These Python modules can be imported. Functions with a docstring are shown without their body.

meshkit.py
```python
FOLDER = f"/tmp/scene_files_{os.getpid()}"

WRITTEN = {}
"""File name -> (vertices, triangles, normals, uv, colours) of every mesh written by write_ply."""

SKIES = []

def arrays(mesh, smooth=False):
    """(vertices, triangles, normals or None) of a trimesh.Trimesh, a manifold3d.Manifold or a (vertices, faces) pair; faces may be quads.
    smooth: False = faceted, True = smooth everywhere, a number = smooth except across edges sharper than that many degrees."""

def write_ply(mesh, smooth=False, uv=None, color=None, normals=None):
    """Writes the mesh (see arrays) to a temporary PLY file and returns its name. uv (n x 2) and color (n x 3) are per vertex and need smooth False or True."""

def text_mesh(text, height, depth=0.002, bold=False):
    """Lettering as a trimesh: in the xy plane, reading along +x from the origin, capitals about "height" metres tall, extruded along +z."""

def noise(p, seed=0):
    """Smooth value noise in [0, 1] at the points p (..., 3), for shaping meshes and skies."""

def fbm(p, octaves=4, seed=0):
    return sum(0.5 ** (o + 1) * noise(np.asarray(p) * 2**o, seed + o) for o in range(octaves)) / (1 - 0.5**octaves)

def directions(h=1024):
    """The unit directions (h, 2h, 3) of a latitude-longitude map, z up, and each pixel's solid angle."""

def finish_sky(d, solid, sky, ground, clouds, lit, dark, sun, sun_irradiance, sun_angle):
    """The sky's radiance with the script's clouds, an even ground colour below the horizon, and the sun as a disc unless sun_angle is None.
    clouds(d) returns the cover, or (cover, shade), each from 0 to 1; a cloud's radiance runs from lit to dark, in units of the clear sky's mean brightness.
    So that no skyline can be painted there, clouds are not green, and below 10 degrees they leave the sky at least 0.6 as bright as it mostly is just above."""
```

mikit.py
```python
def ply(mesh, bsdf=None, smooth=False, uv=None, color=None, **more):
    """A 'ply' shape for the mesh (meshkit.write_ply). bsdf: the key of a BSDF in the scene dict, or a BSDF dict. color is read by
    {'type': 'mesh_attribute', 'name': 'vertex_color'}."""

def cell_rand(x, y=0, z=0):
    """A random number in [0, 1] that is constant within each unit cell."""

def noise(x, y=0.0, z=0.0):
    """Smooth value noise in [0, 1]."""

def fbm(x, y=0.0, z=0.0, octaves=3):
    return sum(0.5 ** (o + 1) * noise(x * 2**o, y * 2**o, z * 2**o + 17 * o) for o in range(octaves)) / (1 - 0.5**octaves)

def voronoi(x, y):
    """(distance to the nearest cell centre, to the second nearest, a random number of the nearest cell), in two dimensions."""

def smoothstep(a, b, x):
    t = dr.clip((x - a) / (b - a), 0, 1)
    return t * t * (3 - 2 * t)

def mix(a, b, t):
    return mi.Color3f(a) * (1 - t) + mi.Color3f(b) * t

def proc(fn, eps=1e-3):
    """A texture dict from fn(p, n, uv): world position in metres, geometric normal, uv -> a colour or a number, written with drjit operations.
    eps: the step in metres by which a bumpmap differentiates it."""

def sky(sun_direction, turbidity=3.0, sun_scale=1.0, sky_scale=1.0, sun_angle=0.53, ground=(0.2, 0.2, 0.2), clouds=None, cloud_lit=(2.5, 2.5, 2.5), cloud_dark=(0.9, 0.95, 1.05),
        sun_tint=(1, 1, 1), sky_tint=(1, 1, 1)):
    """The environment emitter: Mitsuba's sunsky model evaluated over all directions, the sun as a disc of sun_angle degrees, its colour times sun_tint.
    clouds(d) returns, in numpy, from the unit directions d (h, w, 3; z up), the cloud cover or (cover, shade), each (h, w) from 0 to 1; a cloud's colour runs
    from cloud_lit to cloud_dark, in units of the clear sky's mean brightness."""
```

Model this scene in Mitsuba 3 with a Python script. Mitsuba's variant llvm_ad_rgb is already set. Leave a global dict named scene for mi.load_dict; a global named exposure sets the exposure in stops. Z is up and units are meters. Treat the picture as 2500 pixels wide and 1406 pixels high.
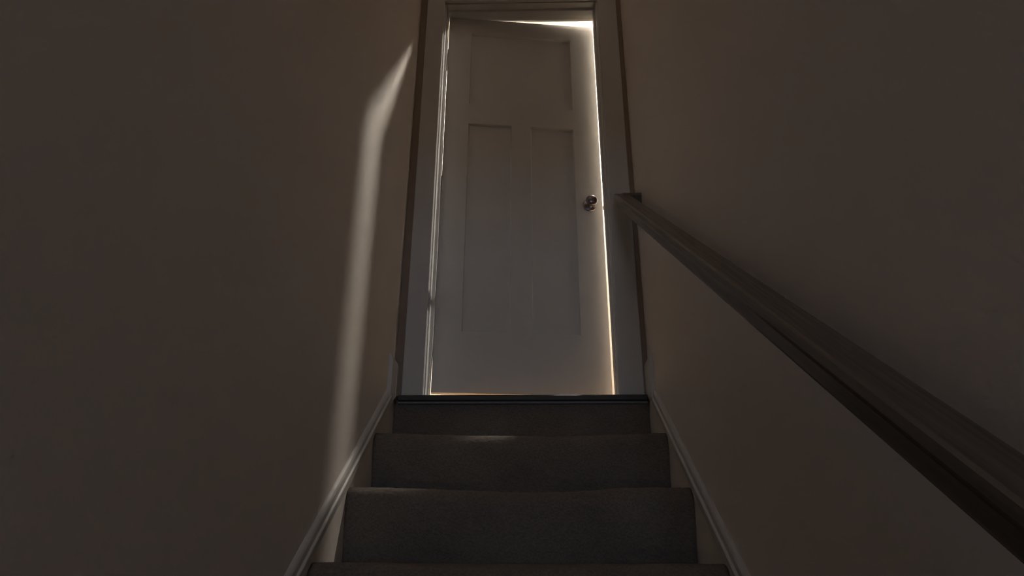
import math
import numpy as np
import trimesh
import drjit as dr
import mitsuba as mi
import mikit
import meshkit
from manifold3d import Manifold, CrossSection

scene, labels = {}, {}
T = mi.ScalarTransform4f

# ---------------------------------------------------------------- camera
CAM = np.array([0.0317, -2.5525, -0.5717])
YAW, PITCH, ROLL, FPX = -0.0269, 0.3842, 0.0038, 1591.47
_f = np.array([math.sin(YAW) * math.cos(PITCH), math.cos(YAW) * math.cos(PITCH), math.sin(PITCH)])
_r = np.array([math.cos(YAW), -math.sin(YAW), 0.0])
_u = np.cross(_r, _f)
_u2 = -math.sin(ROLL) * _r + math.cos(ROLL) * _u
scene['camera'] = {
    'type': 'perspective', 'fov_axis': 'x', 'fov': math.degrees(2 * math.atan(1250 / FPX)),
    'near_clip': 0.02, 'far_clip': 100.0,
    'to_world': T().look_at(origin=CAM.tolist(), target=(CAM + _f).tolist(), up=_u2.tolist()),
}

# ---------------------------------------------------------------- light of the place and added fill (the fixtures themselves are built below)
exposure = 0.10
HALL_LIGHT_NEAR = (0.80, 0.53, 2.60)      # bare bulb of the hall ceiling light beside the door
HALL_LIGHT_FAR = (2.50, 0.525, 2.60)      # the next ceiling light along the same hall
BULB_R = 0.027
HALL_NEAR_L = [4450, 4080, 3520]
HALL_FAR_L = [10500, 9700, 8500]
WINDOW_L = [5.0, 6.5, 8.4]                # dusk daylight in the basement window behind the camera
FILL_UPLIGHT_L = [1620, 1400, 1220]             # added fill: unseen uplight on the stair wall, high above the picture
FILL_GLOBE_L = [11.5, 9.6, 8.0]                 # added fill: unseen dim globe lamp in the lower room behind the camera

# ---------------------------------------------------------------- materials
def rgb(r, g, b):
    return {'type': 'rgb', 'value': [r, g, b]}

def wall_tint(p, n, uv):
    v = mikit.fbm(p.x * 3.0 + p.y * 2.1, p.y * 2.7, p.z * 2.6, 3)
    return mikit.mix((0.680, 0.630, 0.585), (0.725, 0.672, 0.625), v)

def roller(p, n, uv):
    return mikit.fbm(p.x * 160, p.y * 160, p.z * 160, 2) * 1.0

def carpet_col(p, n, uv):
    a = mikit.fbm(p.x * 220, p.y * 220, p.z * 220, 2)
    b = mikit.fbm(p.x * 9, p.y * 9, p.z * 9, 3)
    c = mikit.mix((0.108, 0.092, 0.079), (0.216, 0.189, 0.165), a)
    return c * (0.82 + 0.36 * b)

def carpet_bump(p, n, uv):
    return mikit.fbm(p.x * 300, p.y * 300, p.z * 300, 2)

def rail_col(p, n, uv):
    along = p.y * 0.81 + p.z * 0.585
    across = p.z * 0.81 - p.y * 0.585
    g = mikit.fbm(along * 7, across * 190, p.x * 190, 3)
    return mikit.mix((0.058, 0.047, 0.039), (0.118, 0.099, 0.083), g)

def rail_bump(p, n, uv):
    along = p.y * 0.81 + p.z * 0.585
    across = p.z * 0.81 - p.y * 0.585
    return mikit.fbm(along * 9, across * 260, p.x * 260, 2)

def plank_col(p, n, uv):
    k = dr.floor(p.y / 0.083)
    t = mikit.cell_rand(k, dr.floor((p.x + mikit.cell_rand(k, 7.0) * 1.3) / 1.3))
    g = mikit.fbm(p.x * 6, p.y * 120 + k * 3.1, 0.0, 3)
    return mikit.mix((0.34, 0.23, 0.13), (0.52, 0.36, 0.22), g) * (0.85 + 0.3 * t)

def bumped(inner, fn, scale, eps=1e-3):
    return {'type': 'bumpmap', 'tex': mikit.proc(fn, eps), 'scale': scale, 'bsdf': inner}

def two(inner):
    return {'type': 'twosided', 'bsdf': inner}

scene['mat_wall'] = two(bumped({'type': 'principled', 'base_color': mikit.proc(wall_tint), 'roughness': 0.62, 'specular': 0.35}, roller, 0.0005))
scene['mat_ceiling'] = two({'type': 'diffuse', 'reflectance': rgb(0.68, 0.65, 0.60)})
scene['mat_white'] = two({'type': 'principled', 'base_color': rgb(0.495, 0.487, 0.475), 'roughness': 0.34, 'specular': 0.5})
scene['mat_trim'] = two({'type': 'principled', 'base_color': rgb(0.575, 0.56, 0.54), 'roughness': 0.3, 'specular': 0.5})
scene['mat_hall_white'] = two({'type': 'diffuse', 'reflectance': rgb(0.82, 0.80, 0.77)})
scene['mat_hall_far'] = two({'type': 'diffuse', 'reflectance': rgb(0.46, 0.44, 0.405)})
scene['mat_door'] = two({'type': 'principled', 'base_color': rgb(0.555, 0.545, 0.530), 'roughness': 0.42, 'specular': 0.45})
scene['mat_carpet'] = two(bumped({'type': 'principled', 'base_color': mikit.proc(carpet_col), 'roughness': 0.95, 'specular': 0.1, 'sheen': 0.35}, carpet_bump, 0.003))
scene['mat_rail'] = two(bumped({'type': 'principled', 'base_color': mikit.proc(rail_col), 'roughness': 0.34, 'specular': 0.5}, rail_bump, 0.0006))
scene['mat_threshold'] = two({'type': 'principled', 'base_color': rgb(0.035, 0.030, 0.028), 'roughness': 0.45, 'specular': 0.4})
scene['mat_strip'] = two({'type': 'principled', 'base_color': rgb(0.16, 0.16, 0.17), 'roughness': 0.5, 'specular': 0.4})
scene['mat_gap_shade'] = two({'type': 'principled', 'base_color': rgb(0.225, 0.175, 0.138), 'roughness': 0.6, 'specular': 0.3})  # dark brown that puts the shade of the casing gaps into colour
scene['mat_planks'] = two({'type': 'principled', 'base_color': mikit.proc(plank_col), 'roughness': 0.4, 'specular': 0.4})
scene['mat_nickel'] = {'type': 'roughconductor', 'material': 'Cr', 'alpha': 0.07, 'distribution': 'ggx', 'specular_reflectance': rgb(0.42, 0.39, 0.37)}
scene['mat_hinge'] = {'type': 'roughconductor', 'material': 'Cr', 'alpha': 0.3, 'distribution': 'ggx'}
scene['mat_dark_metal'] = two({'type': 'principled', 'base_color': rgb(0.07, 0.055, 0.045), 'roughness': 0.4, 'metallic': 0.7})
scene['mat_basement_floor'] = two({'type': 'diffuse', 'reflectance': rgb(0.22, 0.19, 0.16)})
scene['mat_shade'] = two({'type': 'diffuse', 'reflectance': rgb(0.7, 0.62, 0.48)})

# ---------------------------------------------------------------- mesh helpers
def bx(x0, x1, y0, y1, z0, z1, b=0.0):
    """A box; b rounds off its edges with a small chamfer."""
    if b <= 0:
        m = trimesh.creation.box(extents=(x1 - x0, y1 - y0, z1 - z0))
        m.apply_translation(((x0 + x1) / 2, (y0 + y1) / 2, (z0 + z1) / 2))
        return m
    pts = []
    for sx, X in ((1, x0), (-1, x1)):
        for sy, Y in ((1, y0), (-1, y1)):
            for sz, Z in ((1, z0), (-1, z1)):
                pts += [(X, Y + sy * b, Z + sz * b), (X + sx * b, Y, Z + sz * b), (X + sx * b, Y + sy * b, Z)]
    return trimesh.convex.convex_hull(np.array(pts))

def cat(*m):
    return trimesh.util.concatenate(list(m))

def lathe(profile, n=40):
    """Profile (r, z) turned about z."""
    return trimesh.creation.revolve(np.array(profile, float), sections=n)

def place(m, origin, axis):
    """Stands a z-axis mesh on origin along axis."""
    m = m.copy()
    m.apply_transform(trimesh.geometry.align_vectors([0, 0, 1], axis))
    m.apply_translation(origin)
    return m

def extrude_along(poly, path0, path1):
    """Convex-free polygon given as 3D ring at path0, copied to path1 (same ring + offset): a prism."""
    ring = np.asarray(poly, float)
    off = np.asarray(path1, float) - np.asarray(path0, float)
    n = len(ring)
    # triangulate the caps in the ring's own plane
    from shapely.geometry import Polygon
    c = ring.mean(0)
    _, _, vt = np.linalg.svd(ring - c)
    uv = (ring - c) @ vt[:2].T
    v2, f2 = trimesh.creation.triangulate_polygon(Polygon(uv), engine='earcut')
    idx = [int(np.argmin(((uv - p) ** 2).sum(1))) for p in v2]
    f2 = np.array([[idx[a] for a in t] for t in f2])
    V = np.vstack([ring, ring + off])
    F = [list(t) for t in f2] + [[b + n for b in t[::-1]] for t in f2]
    for i in range(n):
        j = (i + 1) % n
        F += [[i, j, j + n], [i, j + n, i + n]]
    m = trimesh.Trimesh(V, F, process=False)
    m.fix_normals()
    return m

def name_free(name):
    if name not in used:
        used.add(name)
        return name
    k = 1
    while f'{name}_{k:03d}' in used:
        k += 1
    used.add(f'{name}_{k:03d}')
    return f'{name}_{k:03d}'

used = set()

def obj(name, mesh, mat, parent=None, smooth=False, label=None, category=None, kind=None, group=None, **more):
    key = name_free((parent + '__' if parent else '') + name)
    scene[key] = mikit.ply(mesh, mat, smooth=smooth, **more)
    e = {k: v for k, v in (('label', label), ('category', category), ('kind', kind), ('group', group)) if v}
    if e:
        labels[key] = e
    return key

def thing(name, label, category=None, kind=None, group=None):
    key = name_free(name)
    labels[key] = {k: v for k, v in (('label', label), ('category', category), ('kind', kind), ('group', group)) if v}
    return key

# ---------------------------------------------------------------- dimensions (metres; z = 0 is the upper floor, y = 0 the face of the door casing)
WX = 0.511                    # half the stairwell's width
Y_END = 0.018                 # face of the end wall that holds the door
Y_HALL = 0.134                # its other face, in the hall
RISE, RUN = 0.2045, 0.283
N_STEPS = 13
Z_LOW = -N_STEPS * RISE - 0.0
Y_FOOT = -0.01 - RUN * 12
JL, JR = -0.384, 0.388        # jambs
HEAD = 2.052
Z_CEIL = 2.70                 # hall
Z_STAIR = 4.40                # the stairwell is open two storeys high

def nose_y(k):
    return -0.010 - RUN * k

# ---------------------------------------------------------------- setting: stairwell
obj('wall_left', bx(-WX - 0.10, -WX, -4.0, 1.5, Z_LOW, Z_STAIR), 'mat_wall', label='plain beige wall to the left of the stairs, crossed by a bent streak of light', kind='structure')
obj('wall_right', bx(WX, WX + 0.10, -4.0, Y_END, Z_LOW, Z_STAIR), 'mat_wall', label='plain beige wall to the right of the stairs, behind the handrail', kind='structure')
end_wall = cat(bx(-WX, JL - 0.018, Y_END, Y_HALL, 0.0, Z_STAIR), bx(JR + 0.018, WX, Y_END, Y_HALL, 0.0, Z_STAIR),
               bx(JL - 0.018, JR + 0.018, Y_END, Y_HALL, HEAD + 0.018, Z_STAIR))
obj('wall_back', end_wall, 'mat_wall', label='end wall at the top of the stairs around the white door', kind='structure')
obj('ceiling', bx(-WX - 0.1, WX + 0.1, -3.1, Y_END, Z_STAIR, Z_STAIR + 0.1), 'mat_ceiling', label='white ceiling above the stairs', kind='structure')
obj('wall_front', bx(-WX, WX, -3.2, -3.1, 0.45, Z_STAIR), 'mat_wall', label='beige wall above the foot of the stairs, behind the viewer', kind='structure')

# upper hall behind the door
obj('floor', bx(-WX, 6.0, 0.057, 1.5, -0.10, -0.004), 'mat_planks', label='hardwood floor of the lit hall behind the door', kind='structure')
obj('wall_hall', cat(bx(WX, 6.0, Y_END, Y_HALL, 0.0, Z_CEIL), bx(6.0, 6.1, Y_END, 1.5, -0.004, Z_CEIL)), 'mat_hall_white', label='white wall of the lit hall on the side of the door', kind='structure')
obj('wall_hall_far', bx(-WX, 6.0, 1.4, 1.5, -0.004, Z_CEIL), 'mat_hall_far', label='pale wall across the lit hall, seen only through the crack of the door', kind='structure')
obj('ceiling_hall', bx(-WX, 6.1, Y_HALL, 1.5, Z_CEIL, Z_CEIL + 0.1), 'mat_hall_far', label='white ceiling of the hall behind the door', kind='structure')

# lower room behind the camera
BX0, BX1, BY0, BZ1 = -2.2, 2.2, -8.0, 0.45
obj('floor_basement', bx(BX0, BX1, BY0, 0.6, Z_LOW - 0.1, Z_LOW), 'mat_basement_floor', label='floor of the lower room at the foot of the stairs', kind='structure')
obj('ceiling_basement', bx(BX0, BX1, BY0, -3.2, BZ1, BZ1 + 0.1), 'mat_ceiling', label='ceiling of the lower room behind the viewer', kind='structure')
WIN = (-0.55, 0.65, -0.90, 0.15)   # x0 x1 z0 z1 of the lower room's window
obj('wall_basement', cat(bx(BX0 - .1, BX0, BY0, -4.0, Z_LOW, BZ1), bx(BX1, BX1 + .1, BY0, -4.0, Z_LOW, BZ1),
                         bx(BX0, -WX - .1, -4.0, -3.9, Z_LOW, BZ1), bx(WX + .1, BX1, -4.0, -3.9, Z_LOW, BZ1),
                         bx(BX0, WIN[0], BY0 - .1, BY0, Z_LOW, BZ1), bx(WIN[1], BX1, BY0 - .1, BY0, Z_LOW, BZ1),
                         bx(WIN[0], WIN[1], BY0 - .1, BY0, Z_LOW, WIN[2]), bx(WIN[0], WIN[1], BY0 - .1, BY0, WIN[3], BZ1)),
    'mat_wall', label='beige walls of the lower room behind the viewer', kind='structure')
win = thing('window_1', 'basement window with dusk daylight in the lower room behind the viewer', kind='structure')
fr = cat(bx(WIN[0], WIN[1], BY0 - .08, BY0, WIN[2], WIN[2] + .05), bx(WIN[0], WIN[1], BY0 - .08, BY0, WIN[3] - .05, WIN[3]),
         bx(WIN[0], WIN[0] + .05, BY0 - .08, BY0, WIN[2], WIN[3]), bx(WIN[1] - .05, WIN[1], BY0 - .08, BY0, WIN[2], WIN[3]),
         bx((WIN[0] + WIN[1]) / 2 - .02, (WIN[0] + WIN[1]) / 2 + .02, BY0 - .07, BY0 - .01, WIN[2], WIN[3]))
obj('frame', fr, 'mat_white', win)
pane = bx(WIN[0] + .05, WIN[1] - .05, BY0 - .06, BY0 - .05, WIN[2] + .05, WIN[3] - .05)
obj('pane', pane, {'type': 'diffuse', 'reflectance': rgb(.02, .02, .02)}, win, emitter={'type': 'area', 'radiance': rgb(*WINDOW_L)})

# ---------------------------------------------------------------- skirting along the stairs
def skirting(side):
    """The sloped cap moulding of the stair skirting and its short level end beside the door casing."""
    s = side
    k = thing('baseboard_left' if s < 0 else 'baseboard_right',
              'white skirting moulding sloping up the left wall, crossed by the streak of light' if s < 0 else 'white skirting moulding sloping up the right wall under the handrail', kind='structure')
    def X(d):
        return s * (WX - d)
    # profile: distance along the slope's normal in z (0 = lower edge) against the thickness
    top0, bot0, ms, mb = 0.080, 0.022, 0.705, 0.714
    prof = [(0.0, 0.000), (0.0, 0.016), (0.30, 0.0165), (0.36, 0.0185), (0.42, 0.0190), (0.46, 0.0180), (0.53, 0.0140), (0.56, 0.0132), (0.78, 0.0122), (0.90, 0.0090), (1.0, 0.0035), (1.0, 0.000)]
    def ring(y):
        zt, zb = top0 + ms * y, bot0 + mb * y
        return np.array([(X(d), y, zb + t * (zt - zb)) for t, d in prof])
    ya, yb = -0.098, -4.05
    a, b = ring(ya), ring(yb)
    n = len(prof)
    V = np.vstack([a, b])
    F = []
    for i in range(n - 1):
        F += [[i, i + 1, i + 1 + n], [i, i + 1 + n, i + n]]
    m = trimesh.Trimesh(V, F, process=False)
    # cap rings (the upper end stays open against the level piece, the lower end is out of sight)
    m.fix_normals()
    obj('cap_moulding', m, 'mat_trim', k, smooth=False)
    # level end piece: an upright board with a bevelled top
    lp = [(0.0, 0.0), (0.016, 0.0), (0.016, 0.112), (0.012, 0.124), (0.004, 0.134), (0.0, 0.134)]
    zl = 0.010
    r0 = np.array([(X(d), -0.112, zl + h) for d, h in lp])
    lm = extrude_along(r0, (0, -0.112, 0), (0, Y_END, 0))
    # pull the front lower corner down so that it meets the sloped moulding
    v = lm.vertices.copy()
    front = v[:, 1] < -0.10
    low = v[:, 2] < zl + 0.001
    v[front & low, 2] = bot0 + mb * -0.112
    lm = trimesh.Trimesh(v, lm.faces, process=False)
    obj('end_piece', lm, 'mat_trim', k)
    # the board below the moulding, painted like the wall
    th = 0.007
    ring2 = np.array([(X(0), 0.017, -0.33), (X(0), 0.017, 0.034), (X(0), -4.05, bot0 + mb * -4.05 + 0.004), (X(0), -4.05, mb * -4.05 - 0.40)])
    obj('skirt_board', extrude_along(ring2, (0, 0, 0), (-s * th, 0, 0)), 'mat_wall', k)

skirting(-1)
skirting(1)

# ---------------------------------------------------------------- staircase: carpeted treads and risers
EDGE = WX - 0.008
def sheet(path, nx, amp, dip=None, at_end=True):
    """A carpet sheet: the path (y, z) swept across the stairs, tufts and slack as displacement along its normal."""
    path = np.asarray(path, float)
    d = np.r_[0, np.cumsum(np.linalg.norm(np.diff(path, axis=0), axis=1))]
    ns = max(2, int(d[-1] / 0.0045))
    t = np.linspace(0, d[-1], ns)
    py, pz = np.interp(t, d, path[:, 0]), np.interp(t, d, path[:, 1])
    ty, tz = np.gradient(py), np.gradient(pz)
    L = np.hypot(ty, tz)
    ny, nz = tz / L, -ty / L                  # walking towards -y the upper side is left
    xs = np.linspace(-EDGE, EDGE, nx)
    Xg, Yg = np.meshgrid(xs, py, indexing='ij')
    _, Zg = np.meshgrid(xs, pz, indexing='ij')
    p = np.stack([Xg, Yg, Zg], -1)
    tuft = meshkit.fbm(p * 130, 2, 7) - 0.5
    slack = meshkit.fbm(p * np.array([5.0, 9.0, 9.0]), 3, 60) - 0.5
    disp = tuft * amp + slack * 0.015
    Yg = Yg + disp * ny[None, :]
    Zg = Zg + disp * nz[None, :]
    if dip is not None:
        Zg = Zg + dip(xs)[:, None] * np.clip(1 - (np.abs(t - t[-1]) if at_end else t) / (0.35 if at_end else 0.12), 0, 1)[None, :]
    V = np.stack([Xg, Yg, Zg], -1).reshape(-1, 3)
    i, j = np.meshgrid(np.arange(nx - 1), np.arange(ns - 1), indexing='ij')
    a = (i * ns + j).ravel()
    F = np.vstack([np.c_[a, a + ns, a + ns + 1], np.c_[a, a + ns + 1, a + 1]])
    return trimesh.Trimesh(V, F, process=False)

stairs = thing('staircase', 'flight of stairs in dark taupe carpet climbing to the white door', 'staircase')
R_NOSE = 0.042
def slack_dip(kk):
    return lambda x: -0.008 * np.cos(np.clip(np.abs(x - 0.02 * ((kk * 7) % 3 - 1)) / 0.50, 0, 1) * np.pi) - 0.001 + 0.0018 * np.sin(x * 13 + kk * 2.1)
for k in range(1, N_STEPS):
    fine = k <= 6
    yb = nose_y(k - 1) + 0.028 if k > 1 else 0.012
    yn, zt = nose_y(k), -RISE * k + 0.0095
    cy, cz = yn + R_NOSE, zt - R_NOSE
    tread = [(yb + 0.012, zt), (cy + 0.01, zt)]
    tread += [(cy - R_NOSE * math.sin(a), cz + R_NOSE * math.cos(a)) for a in np.radians(np.arange(0, 101, 10))]
    last = tread[-1]
    tread.append((yn + 0.0015, last[1] - 0.012))
    obj('tread', sheet(tread, 230 if fine else 40, 0.0042, slack_dip(k)), 'mat_carpet', stairs, smooth=True)
for k in range(1, N_STEPS + 1):
    fine = k <= 6
    if k > 1:
        y0, ztop = nose_y(k - 1) + 0.0015, -RISE * (k - 1) + 0.0095 - R_NOSE * (1 - math.cos(math.radians(100))) - 0.012
    else:
        y0, ztop = 0.006, -0.030
    zbot = -RISE * k + 0.003
    path = [(y0, ztop), (y0 + 0.006, ztop - 0.05), (y0 + 0.020 if k > 1 else 0.010, zbot + 0.03), (y0 + 0.022 if k > 1 else 0.010, zbot)]
    obj('riser', sheet(path, 230 if fine else 40, 0.0042, slack_dip(k - 1) if k > 1 else None, False), 'mat_carpet', stairs, smooth=True)
# the edge of the upper floor: dark wooden nosing with a narrow strip under it
nos = bx(-0.487, 0.497, -0.022, 0.055, -0.024, 0.0, 0.004)
obj('landing_nosing', nos, 'mat_threshold', stairs, label='dark wooden nosing at the top of the stairs')
obj('edge_strip', bx(-0.487, 0.497, -0.017, 0.02, -0.034, -0.0245, 0.0025), 'mat_strip', stairs, label='thin grey strip under the dark nosing')

# ---------------------------------------------------------------- door frame
frame = thing('trim_1', 'white painted door frame and casing at the top of the stairs', kind='structure')
def casing_leg(xi, xo):
    lo, hi = min(xi, xo), max(xi, xo)
    return bx(lo, hi, 0.0, Y_END, -0.002, HEAD + 0.075, 0.0035)
obj('casing', casing_leg(JL - 0.005, -0.478), 'mat_white', frame)
obj('casing', casing_leg(JR + 0.005, 0.489), 'mat_white', frame)
obj('casing', bx(-0.478, 0.486, 0.0, Y_END, HEAD + 0.005, HEAD + 0.085, 0.0035), 'mat_white', frame)
for xa, xb in ((-WX, -0.4782), (0.4862, WX)):  # strips fill the gaps beside the casing, their dark colour replaces shade
    obj('gap_shade_strip', bx(xa + 0.0002, xb - 0.0002, 0.006, Y_END, 0.0, HEAD + 0.5, 0.001), 'mat_gap_shade', frame, label='narrow dark strip standing in for the shade in the gap between the casing and the side wall')
obj('jamb', bx(JL - 0.018, JL, Y_END - 0.0, Y_HALL, 0.0, HEAD + 0.018), 'mat_white', frame)
obj('jamb', bx(JR, JR + 0.018, Y_END - 0.0, Y_HALL, 0.0, HEAD + 0.018), 'mat_trim', frame)  # paler than the other jambs: stronger glow on the door edge, set by colour
obj('jamb', bx(JL, JR, Y_END, Y_HALL, HEAD, HEAD + 0.018), 'mat_white', frame)
S0, S1 = 0.058, 0.097                    # front and back of the stop
SL, SR = -0.3755, 0.3800                 # its edges left and right
# the hinge-side stop is bowed: it covers the gap beside the hinges at mid height and leaves it open above and at the foot
bow = [(0.0, -0.3770), (0.14, -0.3755), (0.24, -0.3712), (0.70, -0.3710), (0.93, -0.3728), (1.10, -0.3746), (1.60, -0.3756), (HEAD - 0.012, -0.3768)]
ring = np.array([(JL, S0, 0.0)] + [(x, S0, z) for z, x in bow] + [(JL, S0, HEAD - 0.012)])
obj('stop', extrude_along(ring, (0, S0, 0), (0, S1, 0)), 'mat_white', frame)
lean = [(0.0, 0.3852), (1.0, 0.3806), (HEAD - 0.012, 0.3768)]
ring = np.array([(JR, S0, 0.0)] + [(x, S0, z) for z, x in lean] + [(JR, S0, HEAD - 0.012)])
obj('stop', extrude_along(ring, (0, S0, 0), (0, S1, 0)), 'mat_white', frame)
obj('stop', bx(JL, JR, S0, S1, HEAD - 0.0135, HEAD, 0.0015), 'mat_white', frame)
# casing on the hall side
obj('hall_casing', cat(bx(JL - 0.085, JL - 0.008, Y_HALL, Y_HALL + 0.010, 0, HEAD + 0.08, 0.003), bx(JR + 0.008, JR + 0.085, Y_HALL, Y_HALL + 0.010, 0, HEAD + 0.08, 0.003),
                       bx(JL - 0.085, JR + 0.085, Y_HALL, Y_HALL + 0.018, HEAD + 0.003, HEAD + 0.085, 0.003)), 'mat_hall_white', frame)
obj('strike_plate', bx(JR - 0.0012, JR, 0.101, 0.131, 0.93, 0.99), 'mat_nickel', frame, label='metal strike plate in the door frame')

# ---------------------------------------------------------------- door: leaf hinged at the left, standing a hand's breadth open into the hall
THETA = math.radians(6.8)
DW, DT = 0.7672, 0.035
D0, D1 = 0.038, 2.0482
PIN = (-0.3800, 0.141)
HX = 0.0012                                # hinge edge of the leaf from the pin, towards the latch
def swing(m):
    """From the leaf's own frame (s along the leaf, depth from the stair face at -DT to the hall face at 0, height) into the doorway."""
    m = m.copy()
    m.apply_translation((HX, -0.007, 0))
    m.apply_transform(trimesh.transformations.rotation_matrix(THETA, [0, 0, 1]))
    m.apply_translation((PIN[0], PIN[1], 0))
    return m
door = thing('door_1', 'white three-panel door standing ajar at the top of the stairs, light shining around its right edge', kind='structure')
PANELS = [(0.122, 0.635, 1.505, 1.945), (0.122, 0.3265, 0.312, 1.378), (0.4305, 0.635, 0.312, 1.378)]
def tri(m):
    mm = m.to_mesh()
    return trimesh.Trimesh(mm.vert_properties[:, :3], mm.tri_verts, process=False)
def hull_pts(p):
    return Manifold.hull_points(np.array(p, float))
body = bx(0, DW, -DT, 0, D0, D1, 0.0015)
leaf = hull_pts(body.vertices)
for (s0, s1, z0, z1) in PANELS:
    leaf -= hull_pts([(x, y, z) for x in (s0, s1) for y in (-DT * 0.9, -DT * 0.1) for z in (z0, z1)])
    i = 0.005
    for ya, yb in ((-DT - 0.0005, -DT + 0.012), (0.0005, -0.009)):
        leaf -= hull_pts([(x, ya, z) for x in (s0 - i, s1 + i) for z in (z0 - i, z1 + i)] + [(x, yb, z) for x in (s0, s1) for z in (z0, z1)])
obj('leaf', swing(tri(leaf)), 'mat_door', door)
for (s0, s1, z0, z1) in PANELS:
    obj('panel', swing(bx(s0, s1, -DT + 0.0122, -0.0095, z0, z1)), 'mat_door', door)
KS, KZ = DW - 0.062, 0.955
knob_prof = [(0, 0), (0.0325, 0), (0.0325, 0.003), (0.030, 0.0065), (0.022, 0.009), (0.0145, 0.011), (0.0115, 0.016), (0.0110, 0.026), (0.0125, 0.030),
             (0.019, 0.0335), (0.0245, 0.039), (0.0272, 0.046), (0.0268, 0.053), (0.0235, 0.0595), (0.017, 0.064), (0.008, 0.0662), (0, 0.0668)]
kn = obj('knob', swing(place(lathe(knob_prof[9:] + [] , 48) if False else lathe([(0, 0.026)] + knob_prof[7:], 48), (KS, -DT, KZ), (0, -1, 0))), 'mat_nickel', door, smooth=40, label='round satin metal door knob')
obj('rose', swing(place(lathe(knob_prof[:8] + [(0, 0.027)], 48), (KS, -DT, KZ), (0, -1, 0))), 'mat_nickel', kn, smooth=30)
kh = obj('knob', swing(place(lathe([(0, 0.0)] + knob_prof[1:], 32), (KS, 0, KZ), (0, 1, 0))), 'mat_nickel', door, smooth=40, label='round metal knob on the hall side of the door')
obj('latch_bolt', swing(cat(bx(DW - 0.001, DW + 0.0006, -0.030, -0.006, KZ - 0.028, KZ + 0.028), bx(DW, DW + 0.011, -0.024, -0.012, KZ - 0.008, KZ + 0.008, 0.002))), 'mat_nickel', door, label='metal latch bolt in the edge of the door')
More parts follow.
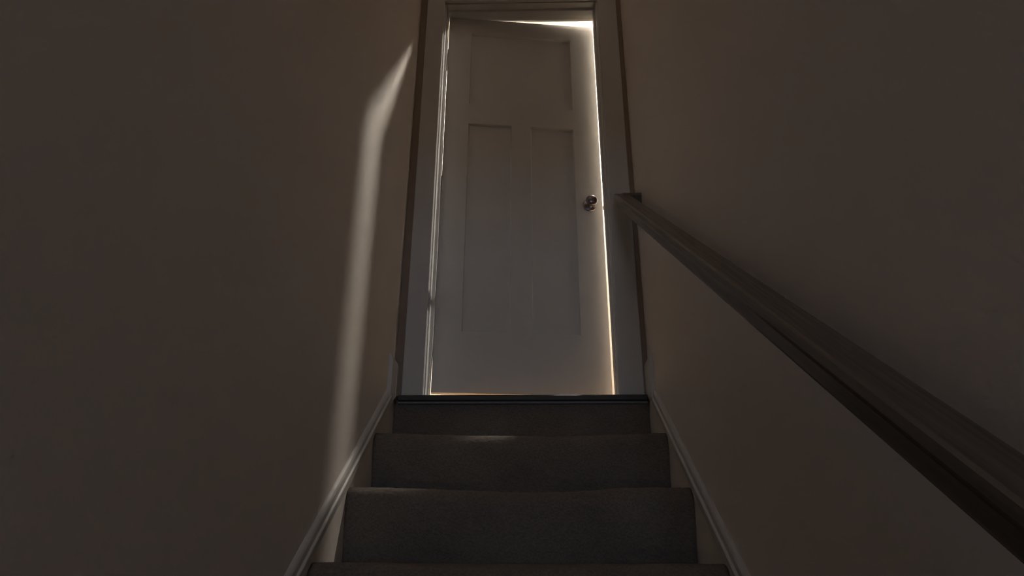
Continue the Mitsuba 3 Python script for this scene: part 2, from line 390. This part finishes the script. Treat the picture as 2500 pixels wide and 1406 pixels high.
for hz in (1.787, 1.028, 0.330):
    hh = 0.051
    hk = obj('hinge', trimesh.creation.cylinder(radius=0.0058, height=2 * hh + 0.006, sections=20, transform=trimesh.transformations.translation_matrix((PIN[0], PIN[1] + 0.002, hz))), 'mat_hinge', door, smooth=40)
    obj('hinge_leaf', bx(JL, JL + 0.0022, 0.104, 0.140, hz - hh, hz + hh), 'mat_hinge', hk)
    obj('hinge_leaf', swing(bx(-0.0022, 0.0, -0.032, 0.004, hz - hh, hz + hh)), 'mat_hinge', hk)

# ---------------------------------------------------------------- handrail
rail = thing('handrail', 'dark brown wooden handrail sloping down along the right wall', 'handrail')
RM = 0.722
prof = [(-0.031, -0.000), (-0.026, 0.003), (0.026, 0.003), (0.032, -0.002), (0.033, -0.012), (0.029, -0.018), (0.0245, -0.024), (0.0245, -0.044), (0.021, -0.050),
        (-0.021, -0.050), (-0.0245, -0.044), (-0.0245, -0.024), (-0.029, -0.018), (-0.033, -0.012), (-0.032, -0.004)]
RX, RZ = 0.4380, 0.774                    # the rail's axis and the height of its top at y = -0.2
Y_TOP, Y_BOT = -0.075, -3.75
def rail_ring(y, w=1.0):
    return np.array([(RX + u * w, y, RZ + RM * (y + 0.2) + v * 1.22) for u, v in prof])
ra, rb = rail_ring(Y_TOP), rail_ring(Y_BOT)
obj('rail', extrude_along(ra, ra[0], rb[0]), 'mat_rail', rail, smooth=25)
# the mitred return into the wall at the upper end
zt_ = RZ + RM * (Y_TOP + 0.2)
ret = np.array([(RX - 0.005, -0.108 + (u * 1.0), zt_ - 0.030 + v * 1.05) for u, v in prof])
obj('wall_return', extrude_along(ret, (RX - 0.005, 0, 0), (WX, 0, 0)), 'mat_rail', rail, smooth=25)
for yb in (-2.15, -3.45):
    zc = RZ + RM * (yb + 0.2) - 0.058
    br = cat(bx(RX - 0.016, RX + 0.016, yb - 0.03, yb + 0.03, zc - 0.006, zc + 0.002, 0.001),
             trimesh.creation.cylinder(radius=0.006, segment=[(RX, yb, zc - 0.003), (RX, yb, zc - 0.045)], sections=14),
             trimesh.creation.cylinder(radius=0.006, segment=[(RX, yb, zc - 0.045), (WX, yb, zc - 0.062)], sections=14),
             trimesh.creation.cylinder(radius=0.026, segment=[(WX - 0.006, yb, zc - 0.062), (WX, yb, zc - 0.062)], sections=24))
    obj('bracket', br, 'mat_dark_metal', rail, smooth=35)

# ---------------------------------------------------------------- lamps
def hall_light(pos, L, label):
    x, y, z = pos
    k = thing('ceiling_light', label, 'ceiling light', group='ceiling lights in the hall behind the door')
    obj('canopy', place(lathe([(0, 0), (0.065, 0), (0.065, 0.012), (0.05, 0.024), (0.02, 0.03), (0.018, Z_CEIL - z - BULB_R + 0.003), (0, Z_CEIL - z - BULB_R + 0.003)], 32), (x, y, Z_CEIL), (0, 0, -1)), 'mat_hall_white', k, smooth=30)
    b = trimesh.creation.icosphere(subdivisions=3, radius=BULB_R)
    b.apply_translation(pos)
    obj('bulb', b, {'type': 'diffuse', 'reflectance': rgb(.5, .5, .5)}, k, smooth=True, emitter={'type': 'area', 'radiance': rgb(*L)})
hall_light(HALL_LIGHT_NEAR, HALL_NEAR_L, 'small bare-bulb ceiling light in the hall just behind the door')
hall_light(HALL_LIGHT_FAR, HALL_FAR_L, 'small bare-bulb ceiling light farther along the hall behind the door')

sc = thing('added_uplight', 'added bowl-shaped fill uplight high on the right wall of the stairwell, above the picture', 'fill light')  # added uplight, fills the stairwell by way of its ceiling
SP = (WX - 0.13, -2.35, 3.05)
obj('bowl', place(lathe([(0.0, -0.105), (0.03, -0.10), (0.075, -0.075), (0.105, -0.03), (0.118, 0.02), (0.112, 0.02), (0.098, -0.028), (0.070, -0.068), (0.028, -0.092), (0.0, -0.097)], 40), SP, (0, 0, 1)), 'mat_hall_white', sc, smooth=40)
obj('arm', cat(bx(SP[0] + 0.09, WX, SP[1] - 0.012, SP[1] + 0.012, SP[2] - 0.075, SP[2] - 0.045, 0.002), bx(WX - 0.012, WX, SP[1] - 0.05, SP[1] + 0.05, SP[2] - 0.12, SP[2], 0.003)), 'mat_nickel', sc)
b = trimesh.creation.icosphere(subdivisions=3, radius=0.02)
b.apply_translation((SP[0], SP[1], SP[2] - 0.035))
obj('bulb', b, {'type': 'diffuse', 'reflectance': rgb(.5, .5, .5)}, sc, smooth=True, emitter={'type': 'area', 'radiance': rgb(*FILL_UPLIGHT_L)})
fl = thing('added_globe_lamp', 'added fill globe on a pole in the lower room behind the viewer', 'fill lamp')  # added globe, a warm fill from below and behind
FP = (0.15, -6.0, -1.35)
obj('base', place(lathe([(0, 0), (0.13, 0), (0.13, 0.012), (0.10, 0.02), (0.0, 0.022)], 32), (FP[0], FP[1], Z_LOW), (0, 0, 1)), 'mat_dark_metal', fl, smooth=30)
obj('pole', trimesh.creation.cylinder(radius=0.011, segment=[(FP[0], FP[1], Z_LOW + 0.02), (FP[0], FP[1], FP[2] - 0.135)], sections=20), 'mat_dark_metal', fl, smooth=40)
g = trimesh.creation.icosphere(subdivisions=3, radius=0.14)
g.apply_translation(FP)
obj('globe', g, {'type': 'diffuse', 'reflectance': rgb(.5, .5, .5)}, fl, smooth=True, emitter={'type': 'area', 'radiance': rgb(*FILL_GLOBE_L)})
